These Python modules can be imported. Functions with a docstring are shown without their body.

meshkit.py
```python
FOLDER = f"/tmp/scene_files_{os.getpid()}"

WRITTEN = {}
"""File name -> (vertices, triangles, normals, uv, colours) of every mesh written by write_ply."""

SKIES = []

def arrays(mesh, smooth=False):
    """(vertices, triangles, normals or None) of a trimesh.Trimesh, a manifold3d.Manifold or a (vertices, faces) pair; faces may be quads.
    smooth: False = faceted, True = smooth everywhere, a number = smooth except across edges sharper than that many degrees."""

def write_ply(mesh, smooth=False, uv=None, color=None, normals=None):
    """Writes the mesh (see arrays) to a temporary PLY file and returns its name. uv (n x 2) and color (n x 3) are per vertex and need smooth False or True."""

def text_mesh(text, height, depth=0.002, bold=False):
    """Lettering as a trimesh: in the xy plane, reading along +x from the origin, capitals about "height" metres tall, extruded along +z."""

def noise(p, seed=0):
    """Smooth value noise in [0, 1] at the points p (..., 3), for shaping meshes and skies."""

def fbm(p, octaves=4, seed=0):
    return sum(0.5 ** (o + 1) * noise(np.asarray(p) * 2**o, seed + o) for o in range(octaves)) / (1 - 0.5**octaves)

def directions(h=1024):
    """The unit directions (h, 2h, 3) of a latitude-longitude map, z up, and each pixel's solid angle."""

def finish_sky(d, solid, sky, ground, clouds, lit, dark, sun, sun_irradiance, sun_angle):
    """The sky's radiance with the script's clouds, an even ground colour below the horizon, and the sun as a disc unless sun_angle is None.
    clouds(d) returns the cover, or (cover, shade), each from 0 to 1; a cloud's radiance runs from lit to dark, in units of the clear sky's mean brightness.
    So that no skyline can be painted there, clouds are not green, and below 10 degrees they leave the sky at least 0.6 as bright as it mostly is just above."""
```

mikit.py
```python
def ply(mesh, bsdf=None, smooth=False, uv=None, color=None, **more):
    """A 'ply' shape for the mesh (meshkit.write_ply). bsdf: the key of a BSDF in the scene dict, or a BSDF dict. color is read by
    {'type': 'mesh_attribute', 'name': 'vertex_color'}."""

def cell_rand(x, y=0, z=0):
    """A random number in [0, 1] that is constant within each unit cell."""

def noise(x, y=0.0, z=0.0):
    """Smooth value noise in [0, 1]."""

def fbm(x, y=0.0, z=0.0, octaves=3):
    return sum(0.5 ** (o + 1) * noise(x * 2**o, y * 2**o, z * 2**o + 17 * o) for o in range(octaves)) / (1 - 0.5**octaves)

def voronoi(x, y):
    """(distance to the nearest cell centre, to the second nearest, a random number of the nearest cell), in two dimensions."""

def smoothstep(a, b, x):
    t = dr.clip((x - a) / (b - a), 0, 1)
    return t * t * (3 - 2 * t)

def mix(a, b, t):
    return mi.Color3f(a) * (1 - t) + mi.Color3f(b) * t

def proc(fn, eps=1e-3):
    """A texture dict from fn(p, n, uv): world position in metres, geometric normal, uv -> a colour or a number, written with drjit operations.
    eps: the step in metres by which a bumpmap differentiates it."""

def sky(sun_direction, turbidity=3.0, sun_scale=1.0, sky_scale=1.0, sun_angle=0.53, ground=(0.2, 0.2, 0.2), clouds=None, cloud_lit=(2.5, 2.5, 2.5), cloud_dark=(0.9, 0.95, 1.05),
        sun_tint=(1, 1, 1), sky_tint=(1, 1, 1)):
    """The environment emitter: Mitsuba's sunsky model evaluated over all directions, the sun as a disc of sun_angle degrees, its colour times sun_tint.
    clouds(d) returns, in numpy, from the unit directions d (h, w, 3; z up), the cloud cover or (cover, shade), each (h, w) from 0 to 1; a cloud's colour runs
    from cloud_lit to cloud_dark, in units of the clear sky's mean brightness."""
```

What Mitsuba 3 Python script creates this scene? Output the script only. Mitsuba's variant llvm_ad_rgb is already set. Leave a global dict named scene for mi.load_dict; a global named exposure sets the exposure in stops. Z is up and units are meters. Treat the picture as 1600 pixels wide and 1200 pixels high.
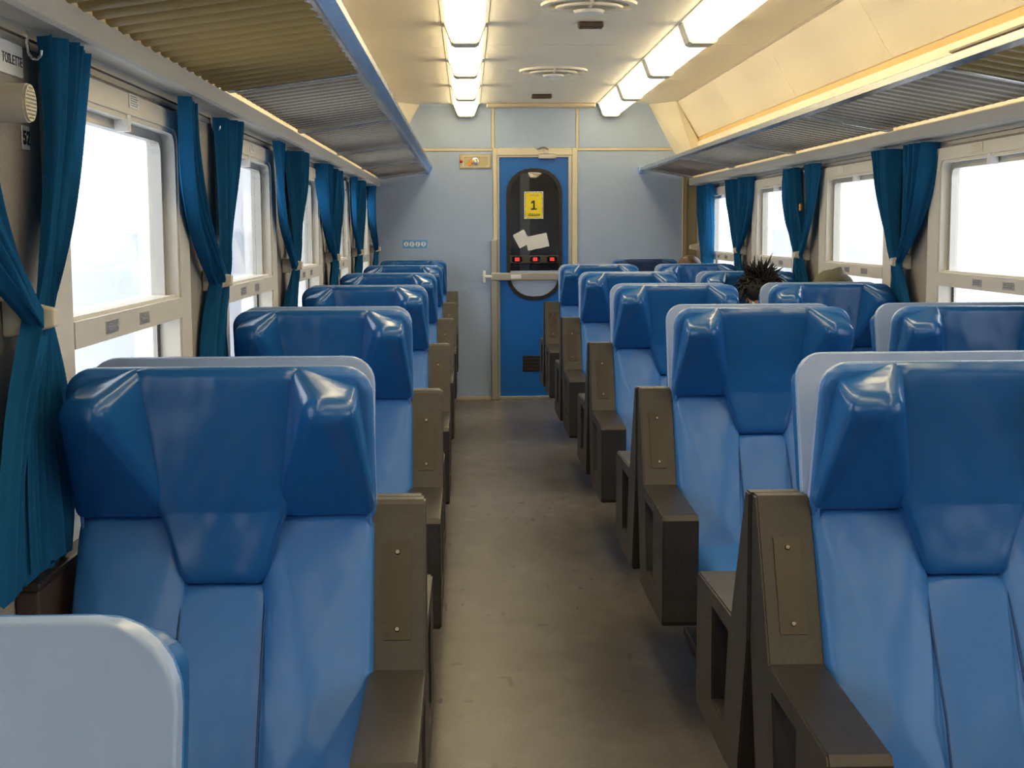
import math, random
import numpy as np, trimesh
import drjit as dr
import mitsuba as mi
import mikit, meshkit
import manifold3d as m3
from shapely.geometry import Polygon, box as sbox
from shapely import affinity

rng = random.Random(7)
nrng = np.random.default_rng(7)
T = mi.ScalarTransform4f
scene, labels = {}, {}

# ------------------------------------------------------------------ camera
F, VPX, VPY, ROLL, CAM_H = 2200.0, 730.5, 360.2, 0.0084, 1.475
_dy = np.array([VPX - 800, VPY - 600, F]); _dy /= np.linalg.norm(_dy)
_up = np.array([-math.sin(ROLL), -math.cos(ROLL), 0.0]); _up -= _dy * (_up @ _dy); _up /= np.linalg.norm(_up)
_x = np.cross(_dy, _up); _x = _x if _x[0] > 0 else -_x
_R = np.stack([_x, _dy, _up], 1)
_m = np.eye(4); _m[:3, 0], _m[:3, 1], _m[:3, 2], _m[:3, 3] = -_R[0], -_R[1], _R[2], (0, 0, CAM_H)
scene['camera'] = {'type': 'perspective', 'fov': math.degrees(2 * math.atan(800 / F)), 'fov_axis': 'x', 'near_clip': 0.05,
                   'far_clip': 2000.0, 'to_world': T(_m.tolist())}

# ------------------------------------------------------------------ sky, lamps, exposure
SKY, LAMP = 17.0, (6.9, 5.6, 3.3)
exposure = -0.08
scene['sky'] = mikit.sky((0.25, -0.35, 0.9), turbidity=6, sun_scale=0.0, sky_scale=SKY, ground=(0.75, 0.78, 0.8),
                         clouds=lambda d: 0.97 + 0 * d[..., 0], cloud_lit=(1.0, 1.05, 1.12))

# ------------------------------------------------------------------ materials
def pr(col, rough=0.5, spec=0.5, metal=0.0, **k):
    c = col if isinstance(col, dict) else {'type': 'rgb', 'value': list(col)}
    return {'type': 'principled', 'base_color': c, 'roughness': rough, 'specular': spec, 'metallic': metal, **k}
def two(b): return {'type': 'twosided', 'b': b}
def bump(b, fn, scale, eps=1e-3): return two({'type': 'bumpmap', 'tex': mikit.proc(fn, eps), 'scale': scale, 'b': b})
def mat(name, b): scene[name] = b
N, FB, MX, SS = mikit.noise, mikit.fbm, mikit.mix, mikit.smoothstep

def wrinkle(p, n, uv): return FB(p.x * 9, p.y * 9, p.z * 5, 3) * 1.0
def floor_col(p, n, uv):
    a = FB(p.x * 1.6, p.y * 1.1, 0.3, 4); b = FB(p.x * 14, p.y * 9, 3.0, 3); s = N(p.x * 160, p.y * 160, 1.0)
    c = MX((0.086, 0.073, 0.057), (0.117, 0.104, 0.090), SS(0.3, 0.7, a))
    c = c * (0.86 + 0.28 * b) * (0.94 + 0.12 * s)
    sp = SS(0.90, 0.95, N(p.x * 31, p.y * 13, 5.0)) * SS(0.5, 0.7, N(p.x * 3, p.y * 2, 9.0))
    return MX(c, c * 0.6, sp)
def wall_speck(p, n, uv):
    s = N(p.x * 300, p.y * 300, p.z * 300)
    return mi.Color3f(0.30, 0.265, 0.22) * (0.9 + 0.2 * s)
def cloth_col(p, n, uv):
    s = N(p.x * 900, p.y * 900, p.z * 700); a = FB(p.x * 6, p.y * 6, p.z * 4, 2)
    return mi.Color3f(0.020, 0.145, 0.33) * (0.72 + 0.3 * s) * (0.8 + 0.4 * a)
def frame_col(p, n, uv):
    a = FB(p.x * 8, p.y * 8, p.z * 8, 3); s = N(p.x * 400, p.y * 400, p.z * 60)
    return MX((0.023, 0.0195, 0.0165), (0.036, 0.031, 0.0265), a) * (0.88 + 0.24 * s)
def glass_dirt(p, n, uv): return FB(p.x * 3, p.y * 3, p.z * 3, 4)

mat('m_vinyl', bump(pr((0.033, 0.153, 0.43), 0.36, 0.5), wrinkle, 0.012))
mat('m_vinyl_dark', bump(pr((0.010, 0.092, 0.29), 0.24, 0.6), wrinkle, 0.012))
mat('m_vinyl_rear_glare', bump(pr((0.26, 0.36, 0.58), 0.3, 0.6), wrinkle, 0.006))  # same blue vinyl; light falling on the backs is painted in as a pale tone
mat('m_vinyl_shaded', bump(pr((0.012, 0.035, 0.12), 0.5, 0.4), wrinkle, 0.01))  # seat vinyl with the shade of the far corner painted into its colour
mat('m_seam', two(pr((0.006, 0.04, 0.14), 0.5)))
mat('m_piping', two(pr((0.05, 0.16, 0.45), 0.4)))
mat('m_frame', two(pr(mikit.proc(frame_col), 0.38, 0.5)))
mat('m_plate', two(pr((0.036, 0.027, 0.019), 0.3, 0.5, 0.3)))
mat('m_screw', two({'type': 'roughconductor', 'alpha': 0.25, 'specular_reflectance': {'type': 'rgb', 'value': [0.25, 0.22, 0.19]}}))
mat('m_floor', two(pr(mikit.proc(floor_col), 0.34, 0.5)))
mat('m_wall', two(pr(mikit.proc(wall_speck), 0.55, 0.4)))
mat('m_beige', two(pr((0.66, 0.62, 0.53), 0.4, 0.5)))
mat('m_cream', two(pr((0.66, 0.60, 0.45), 0.4, 0.5)))
mat('m_ceil', two(pr((0.70, 0.67, 0.57), 0.45, 0.4)))
mat('m_cove', two(pr((0.80, 0.73, 0.55), 0.4, 0.5)))
mat('m_amber', two(pr((0.62, 0.42, 0.14), 0.5)))
mat('m_end', two(pr((0.35, 0.45, 0.63), 0.35, 0.5)))
mat('m_gold', two(pr((0.50, 0.42, 0.24), 0.35, 0.5, 0.6)))
mat('m_alu', two(pr((0.55, 0.53, 0.48), 0.32, 0.5, 0.8)))
mat('m_door', two(pr((0.008, 0.125, 0.46), 0.3, 0.5)))
mat('m_chrome', two({'type': 'roughconductor', 'alpha': 0.09, 'specular_reflectance': {'type': 'rgb', 'value': [0.78, 0.8, 0.84]}}))
mat('m_rail_blue_reflect', two({'type': 'roughconductor', 'alpha': 0.12, 'specular_reflectance': {'type': 'rgb', 'value': [0.42, 0.62, 0.98]}}))  # polished metal with a blue reflection tinted into its colour
mat('m_rubber', two(pr((0.012, 0.011, 0.010), 0.4)))
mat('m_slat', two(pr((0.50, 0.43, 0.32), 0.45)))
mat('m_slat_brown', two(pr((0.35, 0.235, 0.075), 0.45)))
mat('m_gap', two(pr((0.24, 0.185, 0.13), 0.6)))
mat('m_vest', two(pr((0.10, 0.08, 0.065), 0.5)))
mat('m_trim', two(pr((0.56, 0.51, 0.37), 0.4, 0.5, 0.2)))
mat('m_lid', two(pr((0.24, 0.175, 0.115), 0.5)))
mat('m_greyblue', two(pr((0.33, 0.37, 0.38), 0.45)))
mat('m_curtain', {'type': 'principledthin', 'base_color': mikit.proc(cloth_col), 'roughness': 0.7, 'diff_trans': 0.55, 'spec_trans': 0.0})
mat('m_glass', {'type': 'thindielectric'})
mat('m_white', two(pr((0.75, 0.75, 0.72), 0.5)))
mat('m_ink', two(pr((0.02, 0.02, 0.025), 0.6)))
mat('m_greyink', two(pr((0.25, 0.25, 0.25), 0.6)))
mat('m_yellow', two(pr((0.85, 0.68, 0.02), 0.4)))
mat('m_orange', two(pr((0.8, 0.33, 0.03), 0.5)))
mat('m_red', two(pr((0.5, 0.03, 0.02), 0.4)))
mat('m_brown', two(pr((0.05, 0.032, 0.022), 0.5)))
mat('m_dark', two(pr((0.03, 0.026, 0.024), 0.5)))
mat('m_stickerblue', two(pr((0.10, 0.35, 0.68), 0.4)))
mat('m_lampcap', two(pr((0.55, 0.53, 0.47), 0.4)))
mat('m_diffuser', two(pr((0.8, 0.78, 0.7), 0.5)))
mat('m_skin', two(pr((0.55, 0.33, 0.24), 0.5)))
mat('m_hair', two(pr((0.012, 0.009, 0.007), 0.6, 0.3)))
mat('m_hair_brown', two(pr((0.07, 0.035, 0.02), 0.45)))
mat('m_eye', two(pr((0.8, 0.8, 0.78), 0.2)))
mat('m_jacket', two(pr((0.05, 0.055, 0.07), 0.7)))
mat('m_olive', two(pr((0.085, 0.08, 0.045), 0.75)))
mat('m_trousers', two(pr((0.03, 0.04, 0.07), 0.7)))
mat('m_shirt', two(pr((0.35, 0.12, 0.10), 0.7)))

# ------------------------------------------------------------------ mesh helpers
def arr(m):
    if hasattr(m, 'to_mesh'):
        q = m.to_mesh(); return trimesh.Trimesh(np.array(q.vert_properties[:, :3]), np.array(q.tri_verts), process=False)
    return m
def cat(*ms): return trimesh.util.concatenate([arr(m) for m in ms])
def bx(x0, x1, y0, y1, z0, z1):
    m = trimesh.creation.box((abs(x1 - x0), abs(y1 - y0), abs(z1 - z0))); m.apply_translation(((x0 + x1) / 2, (y0 + y1) / 2, (z0 + z1) / 2)); return m
_ico = {1: trimesh.creation.icosphere(1).vertices, 2: trimesh.creation.icosphere(2).vertices}
def hull(pts, r=0.02, q=2):
    out = []
    for p in pts:
        rr = p[3] if len(p) > 3 else r
        out.append(_ico[q] * rr + np.array(p[:3]))
    return m3.Manifold.hull_points(np.vstack(out))
def rbox(x0, x1, y0, y1, z0, z1, r=0.005, q=1):
    r = min(r, abs(x1 - x0) / 2.01, abs(y1 - y0) / 2.01, abs(z1 - z0) / 2.01)
    xs, ys, zs = [(min(a, b) + r, max(a, b) - r) for a, b in ((x0, x1), (y0, y1), (z0, z1))]
    return hull([(x, y, z) for x in xs for y in ys for z in zs], r, q)
def cbox(x0, x1, y0, y1, z0, z1, c=0.004):      # chamfered box, few triangles
    pts = []
    for sx in (0, 1):
        for sy in (0, 1):
            for sz in (0, 1):
                p = np.array([(x0, x1)[sx], (y0, y1)[sy], (z0, z1)[sz]], float); d = np.array([1 - 2 * sx, 1 - 2 * sy, 1 - 2 * sz]) * c
                for k in range(3):
                    e = d.copy(); e[k] = 0; pts.append(p + e)
    return m3.Manifold.hull_points(np.array(pts))
def soft(m, length=0.02, it=12):
    t = arr(m.refine_to_length(length)); trimesh.smoothing.filter_taubin(t, 0.5, 0.53, it); return t
def ext(poly, depth):
    return trimesh.creation.extrude_polygon(poly, depth, engine='earcut')
def prism_x(pts, x0, x1, holes=()):     # polygon in (y,z), extruded along x
    m = ext(Polygon(pts, holes), x1 - x0); v = m.vertices.copy(); m.vertices = np.stack([v[:, 2] + x0, v[:, 0], v[:, 1]], 1); return m
def prism_y(pts, y0, y1, holes=()):     # polygon in (x,z), extruded along y
    m = ext(pts if isinstance(pts, Polygon) else Polygon(pts, holes), y1 - y0); v = m.vertices.copy()
    m.vertices = np.stack([v[:, 0], v[:, 2] + y0, v[:, 1]], 1); m.invert(); return m
def tube(pts, r, sides=10, closed=False):
    p = np.asarray(pts, float); n = len(p)
    t = np.gradient(p, axis=0) if not closed else np.roll(p, -1, 0) - np.roll(p, 1, 0)
    t /= np.linalg.norm(t, axis=1, keepdims=True) + 1e-12
    a = np.cross(t[0], [0, 0, 1.0] if abs(t[0][2]) < 0.9 else [1.0, 0, 0]); A = []
    for k in range(n):
        a = a - t[k] * (a @ t[k]); a /= np.linalg.norm(a); A.append(a)
    A = np.array(A); B = np.cross(t, A); g = np.arange(sides) * 2 * np.pi / sides
    r = np.broadcast_to(r, (n,))
    v = p[:, None] + r[:, None, None] * (np.cos(g)[None, :, None] * A[:, None] + np.sin(g)[None, :, None] * B[:, None])
    f = []
    for i in range(n if closed else n - 1):
        j = (i + 1) % n
        for k in range(sides):
            l = (k + 1) % sides; f += [[i * sides + k, i * sides + l, j * sides + l], [i * sides + k, j * sides + l, j * sides + k]]
    v = v.reshape(-1, 3)
    if not closed:
        v = np.vstack([v, p[0], p[-1]]); c = n * sides
        for k in range(sides):
            l = (k + 1) % sides; f += [[c, l, k], [c + 1, (n - 1) * sides + k, (n - 1) * sides + l]]
    m = trimesh.Trimesh(v, np.array(f), process=False); return m
def lathe(prof, n=40):                   # (r, z) profile about z
    return trimesh.creation.revolve(np.array(prof, float), sections=n)
def rrect(x0, x1, y0, y1, r): return sbox(x0 + r, y0 + r, x1 - r, y1 - r).buffer(r, quad_segs=6)

_count = {}
def numbered(name):
    k = _count.get(name, -1) + 1; _count[name] = k
    return name if k == 0 else f'{name}_{k:03d}'
def add(key, mesh, m, smooth=False, tw=None):
    d = mesh if isinstance(mesh, dict) else mikit.ply(arr(mesh), m, smooth=smooth)
    d = dict(d)
    if tw is not None: d['to_world'] = tw
    key = numbered(key); scene[key] = d
    return key
def P(mesh, m, smooth=False): return mikit.ply(arr(mesh), m, smooth=smooth)
def thing(name, label, category, group=None):
    key = numbered(name); labels[key] = {'label': label, 'category': category}
    if group: labels[key]['group'] = group
    return key
def one(name, mesh, m, label, category, group=None, smooth=False, tw=None):
    key = add(name, mesh, m, smooth, tw); labels[key] = {'label': label, 'category': category}
    if group: labels[key]['group'] = group
    return key
def struct(key): labels[key] = {'kind': 'structure'}; return key
def sadd(name, mesh, m, smooth=False): return struct(add(name, mesh, m, smooth))
def lab(key, text): labels[key] = {'label': text}

# ------------------------------------------------------------------ layout
XL, XR, YE, YB, ZC = -0.82, 1.985, 12.25, -3.2, 2.55       # walls, end wall, back of the modelled coach, ceiling
XM = (XL + XR) / 2
L = 1.88
UNIT = lambda k: 2.73 + L * (k - 1)                        # centre plane of back-to-back seat unit k
PIER = lambda k: 2.52 + L * k                              # centre of the wall pier k
WZ0, WZ1 = 0.80, 1.755                                     # window opening
WO = (0.38, 0.40)

# ------------------------------------------------------------------ floor, end wall, side walls
sadd('floor', bx(XL - 0.1, XR + 0.1, YB, YE + 1.6, -0.06, 0), 'm_floor')
DX0, DX1, DZ = 0.258, 0.905, 2.10                          # door leaf
def end_panel(x0, x1, z0, z1): return cbox(x0, x1, YE, YE + 0.03, z0, z1, 0.003)
we = struct(numbered('wall_end'))
TZ = 2.165
for x0, x1, z0, z1 in ((XL, 0.222, 0.03, TZ - 0.012), (0.952, XR, 0.03, TZ - 0.012), (XL, 0.212, TZ + 0.012, ZC), (0.238, 0.938, TZ + 0.012, ZC), (0.962, XR, TZ + 0.012, ZC)):
    add('wall_end__panel', end_panel(x0, x1, z0, z1), 'm_end')
add('wall_end__backing', cat(bx(XL - .1, DX0 - 0.03, YE + 0.03, YE + 0.06, 0, ZC + .1), bx(DX1 + 0.03, XR + .1, YE + 0.03, YE + 0.06, 0, ZC + .1), bx(DX0 - 0.03, DX1 + .03, YE + 0.03, YE + 0.06, DZ + 0.03, ZC + .1)), 'm_gold')
for x0, x1, z0, z1 in ((XL, 0.222, TZ - 0.012, TZ + 0.012), (0.952, XR, TZ - 0.012, TZ + 0.012), (0.212, 0.238, TZ + 0.012, ZC), (0.938, 0.962, TZ + 0.012, ZC), (XL, 0.222, 0, 0.03), (0.952, XR, 0, 0.03)):
    add('wall_end__trim_strip', cbox(x0, x1, YE - 0.006, YE + 0.03, z0, z1, 0.002), 'm_trim')
# door frame and door
dn = struct(numbered('door_1'))
add('door_1__frame', cat(cbox(0.222, 0.258, YE - 0.02, YE + 0.06, 0, TZ + .012, .004), cbox(0.905, 0.952, YE - 0.02, YE + 0.06, 0, TZ + .012, .004), cbox(0.258, 0.905, YE - 0.02, YE + 0.06, 2.115, TZ + .012, .004)), 'm_cream')
add('door_1__inner_frame', cat(cbox(0.258, 0.278, YE - 0.004, YE + 0.05, 0.03, 2.115, .003), cbox(0.872, 0.905, YE - 0.004, YE + 0.05, 0.03, 2.115, .003), cbox(0.258, 0.905, YE - 0.004, YE + 0.05, 2.098, 2.118, .003), cbox(0.258, .905, YE - .01, YE + .05, 0, .03, .003)), 'm_alu')
GX0, GX1, GZ0, GZ1 = 0.337, 0.820, 0.872, 2.005            # rubber outline on the door
leaf = sbox(0.278, 0.03, 0.872, 2.1).difference(rrect(GX0 + .02, GX1 - .02, GZ0 + .02, GZ1 - .02, 0.20))
add('door_1__leaf', prism_y(leaf, YE + 0.012, YE + 0.045), 'm_door')
add('door_1__gasket', prism_y(rrect(GX0, GX1, GZ0, GZ1, 0.215).difference(rrect(GX0 + .03, GX1 - .03, GZ0 + .03, GZ1 - .03, 0.19)), YE - 0.004, YE + 0.05), 'm_rubber')
add('door_1__glass', prism_y(rrect(GX0 + .015, GX1 - .015, GZ0 + .015, GZ1 - .015, .2), YE + 0.03, YE + 0.031), 'm_glass')
low = rrect(GX0 + .03, GX1 - .03, GZ0 + .03, GZ1 - .03, .19).intersection(sbox(0, 0, 3, 1.125))
add('door_1__lower_panel', prism_y(low, YE + 0.018, YE + 0.028), 'm_end')
add('door_1__handle_bar', cat(rbox(0.20, 0.80, YE - 0.075, YE - 0.05, 1.045, 1.11, .006), rbox(.76, .79, YE - .06, YE + .02, 1.06, 1.095, .004), rbox(.27, .30, YE - .06, YE + .02, 1.06, 1.095, .004)), 'm_alu')
add('door_1__handle_plate', rbox(0.37, 0.46, YE - 0.080, YE - 0.073, 1.06, 1.095, .003), 'm_white')
add('door_1__jamb_guard', cat(cbox(0.198, 0.258, YE - 0.05, YE - 0.02, 0, 1.395, .006)), 'm_alu')
add('door_1__grip', arr(tube([(0.145, YE - .07, 1.075), (0.175, YE - .07, 1.075), (.21, YE - .065, 1.075)], .014)).union(arr(hull([(0.14, YE - .07, 1.03), (0.14, YE - .07, 1.12)], .014))) if False else cat(tube([(0.14, YE - .065, 1.078), (0.21, YE - .065, 1.078)], .014), hull([(0.14, YE - .065, 1.035), (0.14, YE - .065, 1.12)], .013)), 'm_white', 40)
add('door_1__vent_plate', cbox(0.475, 0.66, YE + .002, YE + .014, 0.245, 0.385, .004), 'm_plate')
for i in range(4): add('door_1__vent_slot', bx(0.485, 0.65, YE - .001, YE + .003, 0.262 + .03 * i, 0.272 + .03 * i), 'm_dark')
add('door_1__closer', cat(rbox(0.612, 0.768, YE - 0.05, YE + .01, 2.083, 2.128, .006), rbox(.66, .70, YE - .03, YE - .005, 2.128, 2.16, .004), tube([(.60, YE - .03, 2.165), (.66, YE - .035, 2.185), (.70, YE - .03, 2.165)], .008, 6)), 'm_alu', 40)

# vestibule behind the door
vy = YE + 1.35
sadd('wall_vestibule', cat(bx(-0.3, 1.5, vy, vy + .05, 0, 2.6), bx(-0.3, -0.25, YE + .06, vy, 0, 2.6), bx(1.45, 1.5, YE + .06, vy, 0, 2.6), bx(-.3, 1.5, YE + .06, vy, 2.4, 2.45)), 'm_vest')
t = one('added_vestibule_lamp', rbox(.45, .75, YE + .5, YE + .95, 2.36, 2.399, .01), 'm_white', 'small lamp added on the ceiling to lighten the space behind the door window', 'lamp')
scene[t]['emitter'] = {'type': 'area', 'radiance': {'type': 'rgb', 'value': [3.0, 2.6, 1.9]}}  # added emitter that brightens the vestibule behind the glass
t = thing('signal_panel', 'tan strip with three dark lenses glowing red behind the door window', 'panel')
add(t + '__strip', cbox(0.30, 1.0, vy - .07, vy - .045, 1.16, 1.235, .004), 'm_gold')
for x in (0.473, 0.646, 0.807):
    add(t + '__lens', prism_y(rrect(x - .05, x + .05, 1.17, 1.226, .02), vy - .082, vy - .068), 'm_dark')
    k = add(t + '__light', bx(x - .022, x + .022, vy - .086, vy - .082, 1.180, 1.216), 'm_red')
    scene[k]['emitter'] = {'type': 'area', 'radiance': {'type': 'rgb', 'value': [0.9, 0.06, 0.04]}}
one('vestibule_pillar', rbox(0.50, 0.60, vy - .04, vy - .001, 0, 2.3, .012), 'm_greyblue', 'pale grey vertical pillar seen through the left of the door window', 'pillar')
# sign and papers on the glass
t = thing('class_sign', 'yellow sign with a black 1 and the word classe on the door window', 'sign')
gx, gz = 0.575, 1.69
yf = YE + 0.0285
add(t + '__border', cbox(gx - .083, gx + .083, yf - .004, yf, gz - .118, gz + .118, .001), 'm_white')
add(t + '__field', prism_y(rrect(gx - .076, gx + .076, gz - .110, gz + .110, .015), yf - .0055, yf - .0035), 'm_yellow')
add(t + '__edge', prism_y(rrect(gx - .076, gx + .076, gz - .110, gz + .110, .015).difference(rrect(gx - .0735, gx + .0735, gz - .1075, gz + .1075, .013)), yf - .0062, yf - .004), 'm_ink')
def text_on(key, s, height, m, origin, right, up, bold=False, depth=0.001, centre=True):
    q = meshkit.text_mesh(s, height, depth, bold)
    b = q.bounds; c = (b[0] + b[1]) / 2 if centre else b[0]; c[2] = b[0][2]
    right, up = np.array(right, float), np.array(up, float)
    nrm = np.cross(right, up); v = (q.vertices - c)
    q.vertices = np.array(origin) + v[:, :1] * right + v[:, 1:2] * up + v[:, 2:] * nrm
    return add(key, q, m)
EX, EZ = (1, 0, 0), (0, 0, 1)
text_on(t + '__numeral', '1', 0.075, 'm_ink', (gx, yf - .0055, gz + .0), EX, EZ, True)
text_on(t + '__word', 'classe', 0.026, 'm_ink', (gx, yf - .0055, gz - .082), EX, EZ, True)
text_on(t + '__small_word', 'Trenitalia', 0.014, 'm_greyink', (gx, yf - .0055, gz + .086), EX, EZ)
def paper(x, z, w, h, a, label):
    p = affinity.rotate(sbox(x - w / 2, z - h / 2, x + w / 2, z + h / 2), a)
    return one('paper_notice', prism_y(p, yf + .004, yf + .005), 'm_white', label, 'paper')
paper(0.605, 1.375, 0.19, 0.12, 12, 'larger tilted white paper stuck behind the door glass under the yellow sign')
paper(0.47, 1.40, 0.11, 0.13, 28, 'smaller white paper stuck at a slant on the left of the door glass')

# emergency brake box and sticker strip on the end wall
t = thing('emergency_brake', 'brass emergency brake box with yellow handle beside the door top', 'brake box')
ex, ez = 0.072, 2.065
add(t + '__base_plate', cbox(ex - .135, ex + .135, YE - .012, YE, ez - .062, ez + .062, .003), 'm_gold')
add(t + '__frame', prism_y(rrect(ex - .11, ex + .12, ez - .05, ez + .05, .01).difference(rrect(ex - .1, ex + .11, ez - .04, ez + .04, .008)), YE - .02, YE - .012), 'm_alu')
kb = lathe([(0, .02), (.012, .02), (.018, .012), (.032, .01), (.036, 0), (.0, 0)], 24); kb.apply_transform(trimesh.transformations.rotation_matrix(math.pi / 2, [1, 0, 0])); kb.apply_translation((ex, YE - .012, ez + .002))
add(t + '__dial', kb, 'm_chrome', 30)
add(t + '__handle', hull([(ex - .06, YE - .022, ez - .035), (ex - .045, YE - .022, ez - .035), (ex - .025, YE - .022, ez + .01), (ex - .045, YE - .022, ez + .005)], .006), 'm_orange', 40)
add(t + '__seal', hull([(ex - .125, YE - .02, ez), (ex - .12, YE - .02, ez)], .012), 'm_red', 40)
t = thing('sticker_strip', 'blue sticker strip with four white round symbols on the end wall', 'sticker')
add(t + '__backing', cbox(-.562, -.35, YE - .002, YE, 1.325, 1.395, .0005), 'm_stickerblue')
for i in range(4):
    x = -.53 + .0495 * i
    d = trimesh.creation.cylinder(.0215, .001, sections=20); d.apply_transform(trimesh.transformations.rotation_matrix(math.pi / 2, [1, 0, 0])); d.apply_translation((x, YE - .0026, 1.36))
    c = add(t + '__disc', d, 'm_white')
    add(c + '__mark', cat(bx(x - .004, x + .004, YE - .0036, YE - .003, 1.352, 1.372), bx(x - .008, x + .004, YE - .0036, YE - .003, 1.346, 1.352)), 'm_stickerblue')

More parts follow.
